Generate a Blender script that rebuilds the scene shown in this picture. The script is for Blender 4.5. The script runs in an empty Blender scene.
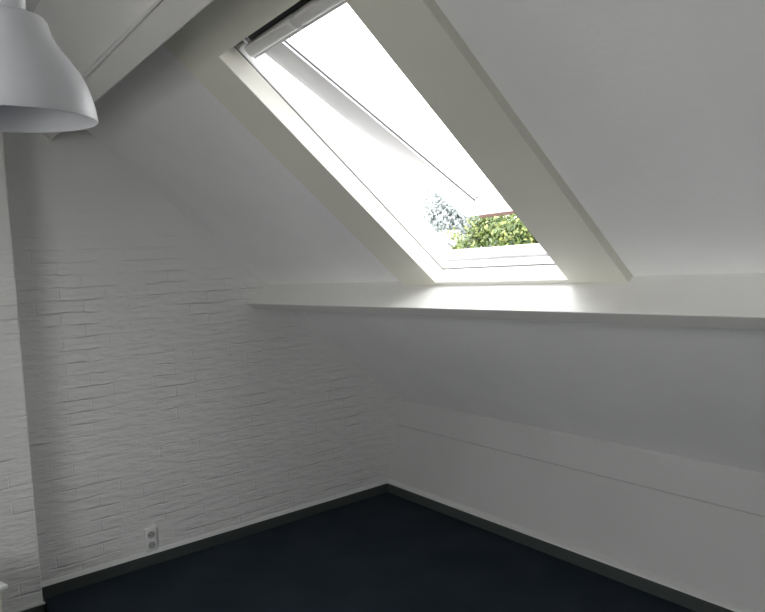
import bpy, bmesh, math, random
from mathutils import Vector, Matrix, noise
random.seed(7)
D = bpy.data
COL = bpy.context.scene.collection
cos, sin, rad = math.cos, math.sin, math.radians

# ------------------------------------------------------------------ geometry frame
# x: along the knee wall (brick gable at x=0), y: towards the knee wall, z: up.
TH = rad(41.4)
U = Vector((0, -cos(TH), sin(TH)))          # up the slope
N = Vector((0, -sin(TH), -cos(TH)))         # from the slope into the room
P0 = Vector((0, -.583, 1.259))
def at(x, s, n): return P0 + Vector((x, 0, 0)) + U*s + N*n
CAMX, CAMY, TILT = 3.634, -2.712, -3.1
ZC = 2.62                                    # flat ceiling height
YR = -2.712                                  # centre line of the attic
LX = 6.0                                     # length of the attic
S_TOP = (ZC-P0.z)/sin(TH)
S_BOT = (.612-P0.z)/sin(TH)

# ------------------------------------------------------------------ materials
def newmat(name):
    m = D.materials.new(name); m.use_nodes = True
    nt = m.node_tree; b = nt.nodes['Principled BSDF']
    return m, nt, b
def paint(name, col, rough=.55, bump=.0, scale=30, var=.03, detail=4):
    m, nt, b = newmat(name)
    L = nt.links.new
    tc = nt.nodes.new('ShaderNodeTexCoord')
    nz = nt.nodes.new('ShaderNodeTexNoise'); nz.inputs['Scale'].default_value = 2.3; nz.inputs['Detail'].default_value = 5
    L(tc.outputs['Object'], nz.inputs['Vector'])
    r = nt.nodes.new('ShaderNodeValToRGB')
    r.color_ramp.elements[0].position = .3; r.color_ramp.elements[1].position = .7
    r.color_ramp.elements[0].color = (*[c*(1-var) for c in col], 1)
    r.color_ramp.elements[1].color = (*[min(1, c*(1+var)) for c in col], 1)
    L(nz.outputs['Fac'], r.inputs['Fac']); L(r.outputs['Color'], b.inputs['Base Color'])
    b.inputs['Roughness'].default_value = rough
    if bump:
        n2 = nt.nodes.new('ShaderNodeTexNoise'); n2.inputs['Scale'].default_value = scale; n2.inputs['Detail'].default_value = detail
        L(tc.outputs['Object'], n2.inputs['Vector'])
        bp = nt.nodes.new('ShaderNodeBump'); bp.inputs['Strength'].default_value = 1; bp.inputs['Distance'].default_value = bump
        L(n2.outputs['Fac'], bp.inputs['Height']); L(bp.outputs['Normal'], b.inputs['Normal'])
    return m

def brick_mat():
    m, nt, b = newmat('white_painted_brick')
    L = nt.links.new; nn = nt.nodes.new
    tc = nn('ShaderNodeTexCoord')
    sp = nn('ShaderNodeSeparateXYZ'); L(tc.outputs['Object'], sp.inputs[0])
    cb = nn('ShaderNodeCombineXYZ'); 
    ad = nn('ShaderNodeMath'); ad.operation = 'ADD'
    L(sp.outputs['X'], ad.inputs[0]); L(sp.outputs['Y'], ad.inputs[1])
    L(ad.outputs[0], cb.inputs['X']); L(sp.outputs['Z'], cb.inputs['Y'])
    # wobble the joints a little
    wn = nn('ShaderNodeTexNoise'); wn.inputs['Scale'].default_value = 7; wn.inputs['Detail'].default_value = 3
    L(tc.outputs['Object'], wn.inputs['Vector'])
    sub = nn('ShaderNodeVectorMath'); sub.operation = 'SUBTRACT'; sub.inputs[1].default_value = (.5, .5, .5); L(wn.outputs['Color'], sub.inputs[0])
    scl = nn('ShaderNodeVectorMath'); scl.operation = 'SCALE'; scl.inputs['Scale'].default_value = .022; L(sub.outputs[0], scl.inputs[0])
    av = nn('ShaderNodeVectorMath'); av.operation = 'ADD'; L(cb.outputs[0], av.inputs[0]); L(scl.outputs[0], av.inputs[1])
    br = nn('ShaderNodeTexBrick'); L(av.outputs[0], br.inputs['Vector'])
    br.inputs['Scale'].default_value = 1; br.inputs['Brick Width'].default_value = .22; br.inputs['Row Height'].default_value = .0635
    br.inputs['Mortar Size'].default_value = .0055; br.inputs['Mortar Smooth'].default_value = 1
    br.inputs['Color1'].default_value = (1, 1, 1, 1); br.inputs['Color2'].default_value = (.72, .72, .72, 1); br.inputs['Mortar'].default_value = (0, 0, 0, 1)
    br.inputs['Bias'].default_value = 0
    b_h = nn('ShaderNodeTexBrick'); L(av.outputs[0], b_h.inputs['Vector'])
    for k_, v_ in (('Scale', 1), ('Brick Width', 6), ('Row Height', .0635), ('Mortar Size', .006), ('Mortar Smooth', 1)): b_h.inputs[k_].default_value = v_
    for k_, v_ in (('Color1', 1), ('Color2', 1), ('Mortar', 0)): b_h.inputs[k_].default_value = (v_, v_, v_, 1)
    bmx = nn('ShaderNodeMix'); bmx.data_type = 'RGBA'; bmx.inputs[0].default_value = .55
    L(br.outputs['Color'], bmx.inputs[6]); L(b_h.outputs['Color'], bmx.inputs[7])
    bw = nn('ShaderNodeRGBToBW'); L(bmx.outputs[2], bw.inputs[0])
    # joints filled with paint here and there
    fn = nn('ShaderNodeTexNoise'); fn.inputs['Scale'].default_value = 4.5; fn.inputs['Detail'].default_value = 3
    L(cb.outputs[0], fn.inputs['Vector'])
    fr = nn('ShaderNodeMapRange'); fr.inputs['From Min'].default_value = .42; fr.inputs['From Max'].default_value = .62
    fr.inputs['To Min'].default_value = .0; fr.inputs['To Max'].default_value = 1; L(fn.outputs['Fac'], fr.inputs['Value'])
    # the upper part of the wall is smoother (skimmed)
    zr = nn('ShaderNodeMapRange'); zr.inputs['From Min'].default_value = 1.45; zr.inputs['From Max'].default_value = 2.0
    zr.inputs['To Min'].default_value = 1; zr.inputs['To Max'].default_value = .12; L(sp.outputs['Z'], zr.inputs['Value'])
    mu = nn('ShaderNodeMath'); mu.operation = 'MULTIPLY'; L(fr.outputs[0], mu.inputs[0]); L(zr.outputs[0], mu.inputs[1])
    b1 = nn('ShaderNodeBump'); b1.inputs['Distance'].default_value = .0055
    L(bw.outputs[0], b1.inputs['Height']); L(mu.outputs[0], b1.inputs['Strength'])
    mp = nn('ShaderNodeMapping'); mp.inputs['Scale'].default_value = (1, .9, 3.6); L(tc.outputs['Object'], mp.inputs['Vector'])
    n3 = nn('ShaderNodeTexNoise'); n3.inputs['Scale'].default_value = 10; n3.inputs['Detail'].default_value = 3; n3.inputs['Roughness'].default_value = .5
    L(mp.outputs[0], n3.inputs['Vector'])
    b2 = nn('ShaderNodeBump'); b2.inputs['Distance'].default_value = .010
    L(zr.outputs[0], b2.inputs['Strength']); L(n3.outputs['Fac'], b2.inputs['Height']); L(b1.outputs['Normal'], b2.inputs['Normal'])
    L(b2.outputs['Normal'], b.inputs['Normal'])
    b.inputs['Base Color'].default_value = (.76, .76, .75, 1); b.inputs['Roughness'].default_value = .6
    return m

def carpet_mat():
    m, nt, b = newmat('navy_carpet')
    L = nt.links.new; nn = nt.nodes.new
    tc = nn('ShaderNodeTexCoord')
    n1 = nn('ShaderNodeTexNoise'); n1.inputs['Scale'].default_value = 420; n1.inputs['Detail'].default_value = 2
    n2 = nn('ShaderNodeTexNoise'); n2.inputs['Scale'].default_value = 3; n2.inputs['Detail'].default_value = 4
    for n_ in (n1, n2): L(tc.outputs['Object'], n_.inputs['Vector'])
    ad = nn('ShaderNodeMath'); ad.operation = 'MULTIPLY_ADD'; ad.inputs[1].default_value = .5
    L(n1.outputs['Fac'], ad.inputs[0]); L(n2.outputs['Fac'], ad.inputs[2])
    r = nn('ShaderNodeValToRGB'); e = r.color_ramp.elements
    e[0].position = .45; e[0].color = (.019, .028, .037, 1); e[1].position = 1.05; e[1].color = (.033, .044, .056, 1)
    L(ad.outputs[0], r.inputs['Fac']); L(r.outputs['Color'], b.inputs['Base Color'])
    b.inputs['Roughness'].default_value = 1; b.inputs['Specular IOR Level'].default_value = .05
    bp = nn('ShaderNodeBump'); bp.inputs['Distance'].default_value = .004; L(n1.outputs['Fac'], bp.inputs['Height']); L(bp.outputs['Normal'], b.inputs['Normal'])
    return m

def glass_mat():
    m = D.materials.new('window_glass'); m.use_nodes = True; nt = m.node_tree; nt.nodes.clear()
    nn = nt.nodes.new; L = nt.links.new
    o = nn('ShaderNodeOutputMaterial'); mx = nn('ShaderNodeMixShader'); t = nn('ShaderNodeBsdfTransparent'); g = nn('ShaderNodeBsdfGlossy')
    t.inputs['Color'].default_value = (.96, .965, .965, 1); g.inputs['Roughness'].default_value = .01
    f = nn('ShaderNodeLayerWeight'); f.inputs['Blend'].default_value = .5
    p5 = nn('ShaderNodeMath'); p5.operation = 'POWER'; p5.inputs[1].default_value = 5; L(f.outputs['Facing'], p5.inputs[0])
    ma = nn('ShaderNodeMath'); ma.operation = 'MULTIPLY_ADD'; ma.inputs[1].default_value = .9; ma.inputs[2].default_value = .035; L(p5.outputs[0], ma.inputs[0])
    L(ma.outputs[0], mx.inputs[0]); L(t.outputs[0], mx.inputs[1]); L(g.outputs[0], mx.inputs[2]); L(mx.outputs[0], o.inputs['Surface'])
    return m

def leaf_mat(name, c1, c2, c3):
    m, nt, b = newmat(name); L = nt.links.new; nn = nt.nodes.new
    g = nn('ShaderNodeNewGeometry'); r = nn('ShaderNodeValToRGB'); e = r.color_ramp.elements
    e[0].position = 0; e[0].color = (*c1, 1); e[1].position = 1; e[1].color = (*c3, 1)
    k = e.new(.55); k.color = (*c2, 1)
    L(g.outputs['Random Per Island'], r.inputs['Fac']); L(r.outputs['Color'], b.inputs['Base Color'])
    b.inputs['Roughness'].default_value = .5
    tr = nn('ShaderNodeBsdfTranslucent'); L(r.outputs['Color'], tr.inputs['Color'])
    mx = nn('ShaderNodeMixShader'); mx.inputs[0].default_value = .3
    out = nt.nodes['Material Output']
    L(b.outputs[0], mx.inputs[1]); L(tr.outputs[0], mx.inputs[2]); L(mx.outputs[0], out.inputs['Surface'])
    return m

M = dict(
    brick=brick_mat(), carpet=carpet_mat(), glass=glass_mat(),
    slope=paint('white_ceiling_paint', (.87, .87, .865), .6, .0012, 60),
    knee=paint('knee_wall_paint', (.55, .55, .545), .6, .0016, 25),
    purlin=paint('white_purlin_gloss', (.71, .705, .685), .4, .0012, 14),
    casing=paint('cream_board_paint', (.79, .78, .69), .45, .0008, 12),
    lining=paint('ivory_lining_paint', (.83, .82, .76), .4),
    frame=paint('white_lacquer', (.93, .93, .94), .3),
    seal_gap=paint('dark_rubber_gap_shade', (.05, .05, .052), .6),  # rubber seals, and the shaded gap above the ventilation bar
    grey=paint('grey_metal', (.32, .33, .34), .4), zinc=paint('zinc_flashing', (.62, .63, .64), .5),
    red_brown=paint('red_brown_edge', (.09, .032, .018), .6, var=.2),
    base=paint('dark_grey_skirting_paint', (.052, .062, .060), .5, var=.08),
    bead=paint('white_bead_paint', (.70, .70, .69), .5),
    lamp=paint('white_lamp_metal', (.80, .81, .85), .42, var=.01),
    cable=paint('white_cable', (.7, .7, .7), .5),
    plastic=paint('white_socket_plastic', (.80, .80, .79), .35),
    socket=paint('socket_recess_plastic', (.42, .42, .42), .4),
    cab=paint('cream_cabinet_paint', (.74, .72, .62), .45),
    cabtop_lit=paint('lit_cabinet_top', (.80, .82, .82), .4),  # cool light falling on the cabinet top put into its colour
    bark=paint('bark', (.12, .09, .06), .9, .01, 8, .2),
    bounce_ground=paint('pale_bounce_ground', (.30, .29, .27), .9, .02, 5, .2),  # unseen ground, made pale to bounce light onto ceiling and sash
    tile=paint('clay_roof_tiles', (.44, .31, .23), .8, .004, 9, .15),
    brass=paint('screw_metal', (.45, .43, .38), .35),
)
M['leaf_green'] = leaf_mat('bright_green_leaves', (.018, .04, .010), (.08, .125, .028), (.22, .25, .07))
M['leaf_hazed'] = leaf_mat('haze_paled_leaves', (.25, .285, .285), (.31, .345, .345), (.38, .40, .40))  # distance haze and glare on the far tree put into its leaf colour
M['leaf_pale'] = leaf_mat('pale_yellow_green_leaves', (.27, .30, .20), (.38, .40, .29), (.48, .49, .38))

# ------------------------------------------------------------------ mesh helpers
def link(name, bm, mat, parent=None, smooth=False):
    bmesh.ops.recalc_face_normals(bm, faces=bm.faces[:])
    me = D.meshes.new(name); bm.to_mesh(me); bm.free()
    me.materials.append(mat)
    if smooth:
        for p in me.polygons: p.use_smooth = True
    o = D.objects.new(name, me); COL.objects.link(o)
    if parent:
        o.parent = parent
        o.matrix_parent_inverse = Matrix.LocRotScale(parent.location, parent.rotation_euler, None).inverted()
    return o
def hexa(bm, pts):
    """pts: 8 points, bottom ring of 4 then top ring of 4"""
    v = [bm.verts.new(p) for p in pts]
    for f in ((0,3,2,1),(4,5,6,7),(0,1,5,4),(1,2,6,5),(2,3,7,6),(3,0,4,7)): bm.faces.new([v[i] for i in f])
    return v
def box(bm, x0, x1, y0, y1, z0, z1, bev=0):
    v = hexa(bm, [(x0,y0,z0),(x1,y0,z0),(x1,y1,z0),(x0,y1,z0),(x0,y0,z1),(x1,y0,z1),(x1,y1,z1),(x0,y1,z1)])
    bevel(bm, v, bev)
def bevel(bm, v, bev, seg=2):
    if bev:
        es = {e for q in v for e in q.link_edges}
        bmesh.ops.bevel(bm, geom=list(es), offset=bev, segments=seg, profile=.5, affect='EDGES')
def slab(bm, x0, x1, s0, s1, n0, n1, bev=0, f=at, seg=2):
    v = hexa(bm, [f(x0,s0,n0),f(x1,s0,n0),f(x1,s1,n0),f(x0,s1,n0),f(x0,s0,n1),f(x1,s0,n1),f(x1,s1,n1),f(x0,s1,n1)])
    bevel(bm, v, bev, seg)
def prism(bm, x0, x1, sec, f=None, bev=0):
    """extrude a section (list of (a,b)) along x; f(x,a,b) -> point"""
    f = f or (lambda x, a, b: Vector((x, a, b)))
    A = [bm.verts.new(f(x0, *p)) for p in sec]; B = [bm.verts.new(f(x1, *p)) for p in sec]
    k = len(sec)
    bm.faces.new(A); bm.faces.new(B[::-1])
    for i in range(k): bm.faces.new((A[i], A[(i+1)%k], B[(i+1)%k], B[i]))
    bevel(bm, A+B, bev)
def cyl(bm, p0, p1, r, r2=None, seg=24):
    p0, p1 = Vector(p0), Vector(p1); d = (p1-p0)
    q = d.to_track_quat('Z', 'Y').to_matrix().to_4x4()
    mat = Matrix.Translation((p0+p1)/2) @ q
    bmesh.ops.create_cone(bm, cap_ends=True, segments=seg, radius1=r, radius2=r if r2 is None else r2, depth=d.length, matrix=mat)
def BM(): return bmesh.new()
def tag(o, label=None, cat=None, group=None, kind=None):
    for k, v in (('label', label), ('category', cat), ('group', group), ('kind', kind)):
        if v: o[k] = v
    return o
def empty(name, loc=(0,0,0), rz=0):
    o = D.objects.new(name, None); COL.objects.link(o); o.location = loc; o.rotation_euler = (0,0,rz); o.empty_display_size = .1
    return o
def struct(o, label, cat): return tag(o, label, cat, kind='structure')

# ------------------------------------------------------------------ room shell
b = BM(); box(b, -.25, LX+.2, YR*2-.3, .3, -.22, 0)
struct(link('floor', b, M['carpet']), 'dark navy blue carpet covering the whole attic floor', 'floor')

b = BM()      # brick gable wall, subdivided
box(b, -.25, 0, YR*2-.3, .45, -.22, 3.0)
struct(link('wall_left', b, M['brick']), 'white painted brick gable wall at the left end of the attic', 'wall')

b = BM()      # chimney breast
CY0, CY1, CX = -3.3, -2.197, .2
box(b, -.02, CX, CY0, CY1, 0, ZC+.02, .006)
struct(link('wall_chimney', b, M['brick']), 'white painted brick chimney breast standing out from the gable wall', 'chimney breast')

# leaning knee wall with its joint line
def kn(z): return z*.147/.612
b = BM()
sec = [(0,-.02),(kn(.443),.443),(kn(.443)+.007,.4445),(kn(.449)+.007,.4485),(kn(.45),.450),(kn(.60),.600),(kn(.625)+.012,.632),(.42,.66),(.42,-.02)]
prism(b, -.02, LX+.02, sec)
# faint upright board seams
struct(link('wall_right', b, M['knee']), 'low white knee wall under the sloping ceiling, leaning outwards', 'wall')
b = BM()
prism(b, -.02, LX+.02, [(2*YR-y, z) for y, z in sec])
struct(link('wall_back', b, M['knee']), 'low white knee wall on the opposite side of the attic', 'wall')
# far gable wall behind the camera
b = BM(); box(b, LX, LX+.2, YR*2-.3, .45, -.1, 3)
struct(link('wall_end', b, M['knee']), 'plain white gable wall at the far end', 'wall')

# sloping ceiling with skylight hole
HX0, HX1, HS0, HS1 = 1.530, 2.267, .318, 1.585
b = BM()
TO = -.14
for x0, x1, s0, s1 in ((-.1, HX0, S_BOT-.05, S_TOP), (HX1, LX+.1, S_BOT-.05, S_TOP), (HX0, HX1, S_BOT-.05, HS0), (HX0, HX1, HS1, S_TOP)):
    slab(b, x0, x1, s0, s1, TO, 0)
struct(link('ceiling', b, M['slope']), 'white sloping ceiling pierced by the open skylight', 'sloping ceiling')
b = BM()
def atm(x, s, n):
    p = at(x, s, n); return Vector((p.x, 2*YR-p.y, p.z))
KX0, KX1, KS0, KS1 = 1.55, 4.15, -.25, 1.60      # added fill-light dormer in the opposite slope
for x0, x1, s0, s1 in ((-.1, KX0, S_BOT-.05, S_TOP), (KX1, LX+.1, S_BOT-.05, S_TOP), (KX0, KX1, S_BOT-.05, KS0), (KX0, KX1, KS1, S_TOP)):
    slab(b, x0, x1, s0, s1, TO, 0, f=atm)
struct(link('ceiling_back', b, M['slope']), 'white sloping ceiling on the opposite side of the attic', 'sloping ceiling')
yt = at(0, S_TOP, 0).y
b = BM(); box(b, -.1, LX+.1, 2*YR-yt-.12, yt+.12, ZC, ZC+.18)
struct(link('ceiling_flat', b, M['slope']), 'narrow flat white ceiling between the two slopes', 'flat ceiling')
# outer roof covering, clay tiles, seen only from outside / other positions
b = BM()
for x0, x1, s0, s1 in ((-.3, HX0-.08, S_BOT-.8, 2.3), (HX1+.08, LX+.3, S_BOT-.8, 2.3), (HX0-.08, HX1+.08, S_BOT-.8, HS0-.16), (HX0-.08, HX1+.08, HS1+.06, 2.3)):
    slab(b, x0, x1, s0, s1, -.175, -.1415)
struct(link('trim_4', b, M['tile']), 'clay roof covering outside around the skylight', 'roof covering')

# purlins (set square to the slope)
b = BM()
prism(b, 0.0, LX, [(.326,-.03),(.366,.170),(.300,.163),(.255,-.03)], f=at, bev=.004)
struct(link('trim_1', b, M['purlin']), 'long white purlin beam running like a shelf below the skylight', 'beam')
b = BM()
prism(b, 0.0, LX, [(1.692,-.02),(1.692,.165),(1.776,.160),(1.776,-.02)], f=at, bev=.004)
struct(link('trim_2', b, M['purlin']), 'white upper purlin beam above the skylight behind the pendant lamp', 'beam')
b = BM()      # thin moulding that tapers along the top edge of the upper purlin
v = hexa(b, [at(.02,1.774,.166), at(2.1,1.772,.163), at(2.1,1.779,.163), at(.02,1.800,.166), at(.02,1.774,.135), at(2.1,1.772,.135), at(2.1,1.779,.135), at(.02,1.800,.135)])
bevel(b, v, .002)
struct(link('trim_3', b, M['bead']), 'thin white strip along the top edge of the upper beam', 'moulding')

# baseboards with white bead on top
BH, BT = .060, .015
def baseboard(nm, bm, beadbm, label):
    o = link(nm, bm, M['base']); struct(o, label, 'baseboard')
    c = link('bead', beadbm, M['bead'], o); c['label'] = 'white bead along the top'
    return o
b = BM(); prism(b, 0, LX, [(-.016,0),(-.012,BH),(kn(BH)+.01,BH),(.01,0)])
c_ = BM(); prism(c_, 0, LX, [(-.010,BH),(-.008,BH+.012),(kn(.08)-.002,BH+.021),(kn(.09)+.01,BH+.021),(.01,BH)])
baseboard('baseboard_right', b, c_, 'dark grey baseboard along the foot of the knee wall')
b = BM(); box(b, 0, BT, CY1, -.014, 0, BH, .002)
c_ = BM()
v = hexa(c_, [(0,CY1,BH),(.012,CY1,BH),(.012,-.004,BH),(0,-.004,BH),(0,CY1,BH+.022),(.004,CY1,BH+.017),(.004,-.004,BH+.017),(0,-.004,BH+.022)])
baseboard('baseboard_left', b, c_, 'dark grey baseboard along the foot of the white brick wall')
b = BM(); box(b, CX, CX+BT, CY0, CY1+.012, 0, BH, .002); box(b, BT, CX+BT, CY1, CY1+.012, 0, BH)
c_ = BM(); box(c_, CX, CX+.007, CY0, CY1+.006, BH, BH+.008)
baseboard('baseboard_chimney', b, c_, 'dark grey baseboard around the foot of the chimney breast')

# ------------------------------------------------------------------ skylight
XL, XR, SB, ST, T = 1.567, 2.232, .357, 1.545, .030
win = empty('window_1', at((XL+XR)/2, SB, 0))
struct(win, 'open white pivoting skylight set in the sloping ceiling', 'skylight')
OL, OR = 1.345, 2.447
for (x0, x1, s0, s1, nm) in ((OL, XL, .325, 1.694, 'l'), (XR, OR, .325, 1.694, 'r'), (XL, XR, ST, 1.694, 't')):
    b = BM(); slab(b, x0, x1, s0, s1, 0.0005, T); o = link('casing_board', b, M['casing'], win)
for (x0, x1, s0, s1) in ((XL-.022, XL, SB-.02, ST), (XR, XR+.022, SB-.02, ST), (XL-.02, XR+.02, ST, ST+.02)):
    b = BM(); slab(b, x0, x1, s0, s1, -.0375, -.0002 if s0 != ST else 0); link('lining_board', b, M['lining'], win)
# the jamb lining carries on to the face of the casing: thin ivory facing
for x0, x1 in ((XL, XL+.0015), (XR-.0015, XR)):
    b = BM(); slab(b, x0, x1, SB, ST, -.0375, T-.001); link('lining_edge', b, M['lining'], win)
b = BM(); slab(b, XL, XR, .322, SB, -.0375, .031, .002); o = link('sill_board', b, M['lining'], win)
# dark joint behind the lining
b = BM(); slab(b, XL-.02, XL-.004, SB, ST, -.0445, -.037); slab(b, XR+.004, XR+.02, SB, ST, -.0445, -.037); slab(b, XL-.004, XR+.004, SB-.02, SB-.004, -.0445, -.037)
link('joint_seal', b, M['seal_gap'], win)
# fixed frame
fr = None
b = BM(); slab(b, XL-.036, XL, SB-.03, HS1, -.142, -.0445, .0012); fr = link('frame', b, M['frame'], win)
b = BM(); slab(b, XR, XR+.034, SB-.03, HS1, -.142, -.0445, .0012); link('frame', b, M['frame'], win)
b = BM(); slab(b, XL, XR, ST+.002, HS1, -.142, -.042, .0015); link('frame', b, M['frame'], win)
b = BM(); slab(b, XL, XR, SB-.032, SB, -.079, -.0445, .0015); slab(b, XL, XR, SB-.032, SB+.006, -.140, -.088, .003)
link('frame', b, M['frame'], win)
b = BM(); slab(b, XL, XR, SB-.032, SB-.012, -.088, -.079); link('frame_seal', b, M['seal_gap'], win)
b = BM(); slab(b, XL, XL+.016, 1.490, ST+.002, -.139, -.080, .001); slab(b, XR-.016, XR, 1.490, ST+.002, -.139, -.080, .001); link('frame_corner_block', b, M['frame'], win)
b = BM(); cyl(b, at(XL, .437, -.064), at(XL+.004, .437, -.064), .005, seg=16); link('screw', b, M['brass'], win)
# flashing corner and outer cladding
b = BM(); hx = [at(XL-.02,.388,-.143), at(XL+.022,.376,-.143), at(XL+.012,.40,-.143), at(XL-.02,.415,-.143)]
hx += [p+N*-.022 for p in hx]; hexa(b, hx); link('corner_bracket', b, M['grey'], win)
b = BM()
for x0, x1, s0, s1 in ((XL-.11, XL-.037, SB-.2, HS1+.06), (XR+.037, XR+.11, SB-.2, HS1+.06), (XL-.037, XR+.037, HS1+.005, HS1+.06), (XL-.037, XR+.037, SB-.2, SB-.12)):
    slab(b, x0, x1, s0, s1, -.158, -.1405, .002)
link('flashing', b, M['zinc'], win)

# opened sash
A0, N0 = 1.458, -.078
ANG = rad(10.45)
du = U*cos(ANG) + N*sin(ANG); dn = N*cos(ANG) - U*sin(ANG)
def sa(x, a, k): return at(0, A0, N0) + Vector((x, 0, 0)) + du*a + dn*k
SX0, SX1, GX0, GX1 = 1.610, 2.218, 1.733, 2.098
GT, GB, SBT, STP = 0.004, -.972, -1.060, .040
TK = .052
sash = link('sash', (lambda b: (slab(b, SX0, GX0, SBT, STP, -TK, 0, .003, sa), slab(b, GX1, SX1, SBT, STP, -TK, 0, .003, sa),
        slab(b, GX0, GX1, GT, STP, -TK, 0, .003, sa), slab(b, GX0, GX1, SBT, GB, -TK, 0, .003, sa), b)[-1])(BM()), M['frame'], win)
sash['label'] = 'white sash swung open at the bottom'
b = BM(); slab(b, GX0-.004, GX1+.004, GB-.004, GT+.004, -.030, -.026, 0, sa); g = link('glass_pane', b, M['glass'], sash)
b = BM()      # dark glazing gasket and grey spacer behind it
for w, k0, k1, m_ in ((.0022, -.014, -.008, 'seal_gap'),):
    slab(b, GX0, GX0+w, GB, GT, k0, k1, 0, sa); slab(b, GX1-w, GX1, GB, GT, k0, k1, 0, sa)
link('glazing_gasket', b, M['seal_gap'], sash)
b = BM()
slab(b, GX0+.014, GX0+.0165, GB, GT, -.026, -.022, 0, sa); slab(b, GX1-.0165, GX1-.014, GB, GT, -.026, -.022, 0, sa)
slab(b, GX0, GX0+.012, GB-.0, GB+.0025, -.026, -.02, 0, sa)
link('glazing_spacer', b, M['grey'], sash)
b = BM(); slab(b, SX0+.062, SX1-.01, SBT-.026, SBT+.002, -TK+.004, -.004, .002, sa); o = link('bottom_strip', b, M['red_brown'], sash); o['label'] = 'red-brown bottom edge'  # red-brown strip along the sash bottom, short of its left end
# ventilation bar along the top in two halves, centre bracket
XM = 1.895
for x0, x1 in ((XL+.012, XM-.016), (XM+.016, XR-.012)):
    b = BM(); slab(b, x0, x1, 1.464, 1.506, -.090, -.046, .012, seg=4); o = link('ventilation_bar', b, M['frame'], sash, True)
    try: o.data.shade_smooth()
    except Exception: pass
b = BM(); slab(b, XL+.008, XR-.008, 1.454, 1.465, -.094, -.060, .002); slab(b, XM-.018, XM+.018, 1.464, 1.498, -.088, -.056, .003); link('bar_rail', b, M['frame'], sash)
b = BM(); slab(b, XL, XR, 1.488, ST+.004, -.140, -.094); link('top_gap_shade', b, M['seal_gap'], win)  # dark strip standing in for the unlit gap above the bar
b = BM(); slab(b, XL+.0015, XL+.012, 1.512, 1.530, -.070, -.042, .002); o = link('hinge_plate', b, M['lining'], win)

# ------------------------------------------------------------------ unseen dormer and window, added in the opposite slope for fill light
DZ0, DZ1 = atm(0, KS0, 0).z, atm(0, KS1, 0).z
DYI, DYO = atm(0, KS1, 0).y+.02, -4.95
b = BM()
box(b, KX0-.1, KX0, DYO, DYI-.25, DZ0-.1, DZ1+.1); box(b, KX1, KX1+.1, DYO, DYI-.25, DZ0-.1, DZ1+.1)
box(b, KX0-.1, KX1+.1, DYO, DYI-.02, DZ1+.02, DZ1+.12); box(b, KX0-.1, KX1+.1, DYO, -4.3, DZ0-.1, DZ0-.02)
DW0, DW1 = max(DZ0+.02, .98), DZ1-.02
box(b, KX0, KX1, DYO, DYO+.08, DZ0-.02, DW0); box(b, KX0, KX1, DYO, DYO+.08, DW1, DZ1+.02)
struct(link('wall_fill_dormer', b, M['slope']), 'unseen white dormer recess added in the opposite slope for fill light', 'dormer')
w2 = empty('fill_window', ((KX0+KX1)/2, DYO+.04, DW0)); struct(w2, 'unseen white framed window added behind the camera for fill light', 'window')
b = BM(); xm = (KX0+KX1)/2
for x0, x1, z0, z1 in ((KX0, KX0+.06, DW0, DW1), (KX1-.06, KX1, DW0, DW1), (KX0+.06, KX1-.06, DW0, DW0+.06), (KX0+.06, KX1-.06, DW1-.06, DW1), (xm-.03, xm+.03, DW0+.06, DW1-.06)):
    box(b, x0, x1, DYO+.01, DYO+.07, z0, z1, .003)
link('frame', b, M['frame'], w2)
for x0, x1 in ((KX0+.06, xm-.03), (xm+.03, KX1-.06)):
    b = BM(); box(b, x0, x1, DYO+.038, DYO+.042, DW0+.06, DW1-.06); link('glass_pane', b, M['glass'], w2)

# ------------------------------------------------------------------ wall socket
sk = empty('wall_socket', (0, -1.625, .075))
tag(sk, 'white double wall socket low on the white brick wall above the baseboard', 'wall socket')
b = BM(); box(b, -.004, .014, -1.656, -1.594, .078, .205, .003); link('cover_plate', b, M['plastic'], sk)
for z in (.170, .112):
    b = BM()
    cyl(b, (.0141, -1.625, z), (.0185, -1.625, z), .0245, seg=32)
    q = link('socket_ring', b, M['plastic'], sk)
    b = BM(); cyl(b, (.0186, -1.625, z), (.0190, -1.625, z), .0195, seg=32); q2 = link('recess', b, M['socket'], q)
    b = BM()
    for dy in (-.0095, .0095): cyl(b, (.0191, -1.625+dy, z), (.0196, -1.625+dy, z), .0025, seg=10)
    link('contact_hole', b, M['seal_gap'], q)

# ------------------------------------------------------------------ pendant lamp
LPX, LPY, LPZ = 2.337, -2.504, 1.836
lamp = empty('pendant_lamp', (LPX, LPY, LPZ))
tag(lamp, 'white bell-shaped pendant lamp hanging at the top left', 'lamp')
prof = [(.1400, 0), (.1390,.010), (.1370,.028), (.1325,.050), (.1260,.073), (.1175,.094), (.1060,.114), (.0930,.134), (.0820,.152), (.0755,.167), (.0720,.182), (.0695,.193), (.0650,.2005), (.0560,.2045), (.0400,.2060), (.030,.2065)]
prof = [(r_, z_*.85) for r_, z_ in prof]
def lathe(bm, pr, cx, cy, cz, seg=96):
    rings = []
    for r, z in pr:
        rings.append([bm.verts.new((cx+r*cos(2*math.pi*i/seg), cy+r*sin(2*math.pi*i/seg), cz+z)) for i in range(seg)])
    for a, c in zip(rings, rings[1:]):
        for i in range(seg): bm.faces.new((a[i], a[(i+1)%seg], c[(i+1)%seg], c[i]))
    return rings
b = BM()
inner = [(r-.0022, z) for r, z in prof]
full = prof[::-1] + [(.1395,-.0012),(.1385,-.0010)] + inner
rg = lathe(b, full, LPX, LPY, LPZ)
for i in range(96): b.faces.new((rg[-1][i], rg[-1][(i+1)%96], rg[0][(i+1)%96], rg[0][i]))
link('lamp_shade', b, M['lamp'], lamp, True)
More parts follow.
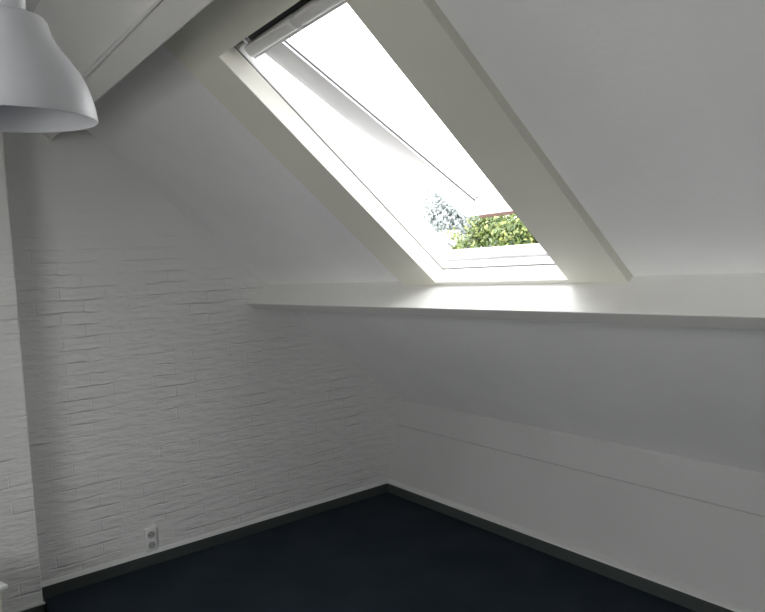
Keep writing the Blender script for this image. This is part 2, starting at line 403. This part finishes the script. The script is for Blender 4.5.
b = BM(); rr = lathe(b, [(.0,.1755),(.0375,.1755),(.0380,.1770),(.0380,.243),(.035,.251),(.008,.257),(.0,.257)], LPX, LPY, LPZ, 48); bmesh.ops.remove_doubles(b, verts=b.verts[:], dist=1e-5)
link('cap', b, M['lamp'], lamp, True)
b = BM(); cyl(b, (LPX, LPY, LPZ+.256), (LPX, LPY, ZC-.03), .0032, seg=12); link('cable', b, M['cable'], lamp)
b = BM(); rr = lathe(b, [(.0,-.0),(.05,0),(.048,.02),(.04,.03),(0,.0305)][::1], LPX, LPY, ZC-.0305, 48); bmesh.ops.remove_doubles(b, verts=b.verts[:], dist=1e-5)
link('ceiling_rose', b, M['cable'], lamp, True)
b = BM(); cyl(b, (LPX, LPY, LPZ+.14), (LPX, LPY, LPZ+.178), .021, seg=24); link('bulb_holder', b, M['cable'], lamp)
b = BM(); bmesh.ops.create_uvsphere(b, u_segments=24, v_segments=16, radius=.028, matrix=Matrix.Translation((LPX, LPY, LPZ+.100))); cyl(b, (LPX,LPY,LPZ+.115), (LPX,LPY,LPZ+.141), .022, .015, 24)
link('bulb', b, M['plastic'], lamp, True)

# the shade hangs slightly out of plumb
pv = Vector((LPX, LPY, LPZ+.257)); ax = Vector((CAMX-LPX, CAMY-LPY, 0)).normalized().cross(Vector((0,0,1)))
tilt = Matrix.Translation(pv) @ Matrix.Rotation(rad(TILT), 4, ax) @ Matrix.Translation(-pv)
for o in lamp.children:
    if o.name.split('.')[0] in ('lamp_shade', 'cap', 'bulb_holder', 'bulb'):
        o.data.transform(tilt)

# ------------------------------------------------------------------ cabinet corner at the lower left
RZ = rad(17)
cab = empty('small_cabinet', (.71, -2.39, 0), RZ)
tag(cab, 'cream small cabinet corner at the lower left edge before the chimney', 'cabinet')
def cbox(nm, x0, x1, y0, y1, z0, z1, mat, bev=.002, par=None):
    b = BM(); box(b, x0, x1, y0, y1, z0, z1, bev)
    R_ = Matrix.Translation((.71, -2.39, 0)) @ Matrix.Rotation(RZ, 4, 'Z')
    bmesh.ops.transform(b, matrix=R_, verts=b.verts[:])
    return link(nm, b, mat, par or cab)
cbox('top', -.36, 0, -.44, 0, .385, .400, M['cabtop_lit'], .003)
cbox('body', -.345, -.022, -.42, -.02, .05, .385, M['cab'])
for x in (-.34, -.05):
    for y in (-.415, -.05): cbox('leg', x, x+.028, y, y+.028, 0, .05, M['cab'])
dr = cbox('door', -.0219, -.006, -.415, -.025, .055, .380, M['cab'])
cbox('knob', -.0059, .01, -.39, -.375, .22, .235, M['grey'], .004, dr)

# ------------------------------------------------------------------ outside: trees and ground
CAM = Vector((3.634, -2.712, 1.55))
def dirp(az, dist): return CAM.x - dist*cos(rad(az)), CAM.y + dist*sin(rad(az))
def tree(name, x, y, zc, rx, rz, nblob, nleaf, lsize, mat, label, zg=-5.2, seed=1, BR=(.2, .36)):
    rnd = random.Random(seed)
    t = empty(name, (x, y, zg)); tag(t, label, 'tree')
    bl = []
    for i in range(nblob):
        a = rnd.uniform(0, 2*math.pi); h = rnd.uniform(-.95, .95); q = math.sqrt(max(0, 1-h*h))*rnd.uniform(.55, .92)
        bl.append((Vector((x+rx*q*cos(a), y+rx*q*sin(a), zc+rz*h*.78)), rnd.uniform(*BR)*rx))
    b = BM()
    for k in range(nleaf):
        c, r = bl[k % nblob]
        d_ = Vector((rnd.gauss(0,1), rnd.gauss(0,1), rnd.gauss(0,1))).normalized()
        p = c + d_*r*(rnd.uniform(.7, 1.08))
        s = lsize*rnd.uniform(.6, 1.3)
        nrm = (d_ + Vector((rnd.gauss(0,.5), rnd.gauss(0,.5), rnd.gauss(0,.5)+.4))).normalized()
        u_ = nrm.orthogonal().normalized(); u_.rotate(Matrix.Rotation(rnd.uniform(0, 6.28), 3, nrm)); w_ = nrm.cross(u_)
        vs = [b.verts.new(p+u_*s), b.verts.new(p+w_*s*.5+nrm*s*.12), b.verts.new(p-u_*s), b.verts.new(p-w_*s*.5+nrm*s*.12)]
        b.faces.new(vs)
    me = D.meshes.new('foliage'); b.to_mesh(me); b.free(); me.materials.append(mat)
    o = D.objects.new('foliage', me); COL.objects.link(o); o.parent = t; o.matrix_parent_inverse = Matrix.Translation(-t.location)
    b = BM(); cyl(b, (x, y, zg), (x+.1, y, zc-rz*.2), rx*.10, rx*.05, 14)
    for i in range(7):
        c, r = bl[i*3 % nblob]
        cyl(b, (x+.06, y, zc-rz*(.9-.1*i)), c, rx*.035, rx*.012, 8)
    link('trunk', b, M['bark'], t)
    return t
x, y = dirp(50.9, 14); tree('broadleaf_tree', x, y, 1.0, 2.3, 2.0, 130, 60000, .05, M['leaf_green'], 'bright green leafy tree seen below the raised skylight sash', seed=4, BR=(.13, .25))
x, y = dirp(42.3, 32); tree('broadleaf_tree', x, y, 2.6, 2.9, 3.0, 60, 42000, .09, M['leaf_hazed'], 'grey-green tree with haze put into its leaf colour, in the gap beside the sash, tallest', seed=8)
x, y = dirp(42.0, 22); tree('broadleaf_tree', x, y, 1.15, 1.25, 1.55, 30, 16000, .07, M['leaf_pale'], 'pale yellowish low tree in front of the grey-green one', seed=5)
b = BM()
bmesh.ops.create_grid(b, x_segments=40, y_segments=40, size=90)
for v in b.verts: v.co.z = -5.2 + .25*noise.noise(Vector(v.co)*.08)
o = link('ground', b, M['bounce_ground']); struct(o, 'unseen ground far below outside, made pale to bounce light in', 'ground')

# ------------------------------------------------------------------ light
sc = bpy.context.scene
w = D.worlds.new('sky'); sc.world = w; w.use_nodes = True
nt = w.node_tree; bg = nt.nodes['Background']
tc = nt.nodes.new('ShaderNodeTexCoord'); sp = nt.nodes.new('ShaderNodeSeparateXYZ'); nt.links.new(tc.outputs['Generated'], sp.inputs[0])
r = nt.nodes.new('ShaderNodeValToRGB'); e = r.color_ramp.elements
e[0].position = 0; e[0].color = (.98, .97, .96, 1); e[1].position = .8; e[1].color = (.97, .975, .985, 1)
nt.links.new(sp.outputs['Z'], r.inputs['Fac']); nt.links.new(r.outputs['Color'], bg.inputs['Color'])
bg.inputs['Strength'].default_value = 7.6
def portal(name, loc, zdir, xdir, sx, sy):
    l = D.lights.new(name, 'AREA'); l.shape = 'RECTANGLE'; l.size = sx; l.size_y = sy
    l.cycles.is_portal = True
    o = D.objects.new(name, l); COL.objects.link(o)
    z = -Vector(zdir).normalized(); x_ = Vector(xdir).normalized(); y_ = z.cross(x_)
    m_ = Matrix((x_, y_, z)).transposed().to_4x4(); m_.translation = loc; o.matrix_world = m_
portal('skylight_portal', at((XL+XR)/2, (SB+ST)/2, -.42), N, (1,0,0), 1.5, 2.0)
portal('fill_dormer_portal', Vector(((KX0+KX1)/2, DYO-.05, (DW0+DW1)/2)), (0,1,0), (1,0,0), KX1-KX0, DW1-DW0)
s = D.lights.new('sun', 'SUN'); s.energy = 5.0; s.angle = rad(3); s.color = (1, .96, .88)
o = D.objects.new('sun', s); COL.objects.link(o)
o.rotation_euler = Vector((-.80, -.45, .39)).to_track_quat('Z', 'Y').to_euler(); o.location = (0, -10, 9)

# ------------------------------------------------------------------ camera
cd = D.cameras.new('camera'); cam = D.objects.new('camera', cd); COL.objects.link(cam); sc.camera = cam
cd.sensor_width = 36; cd.lens = 668.5/765*36; cd.clip_start = .02; cd.clip_end = 500
yw, pt, rl = rad(37.117), rad(3.4), rad(-3.079)
fw = Vector((-cos(yw)*cos(pt), sin(yw)*cos(pt), -sin(pt))); rt = fw.cross(Vector((0,0,1))).normalized(); up = rt.cross(fw)
rt2 = rt*cos(rl) + up*sin(rl); up2 = -rt*sin(rl) + up*cos(rl)
m_ = Matrix((rt2, up2, -fw)).transposed().to_4x4(); m_.translation = CAM; cam.matrix_world = m_

vs = sc.view_settings
sc.display_settings.display_device = 'sRGB'
vs.view_transform = 'Standard'; vs.look = 'None'; vs.gamma = 1; vs.use_curve_mapping = False; vs.exposure = 0.24
sc.cycles.use_denoising = True
sc.cycles.max_bounces = 16; sc.cycles.diffuse_bounces = 10; sc.cycles.transparent_max_bounces = 16
sc.cycles.sample_clamp_indirect = 6
sc.cycles.caustics_reflective = False; sc.cycles.caustics_refractive = False
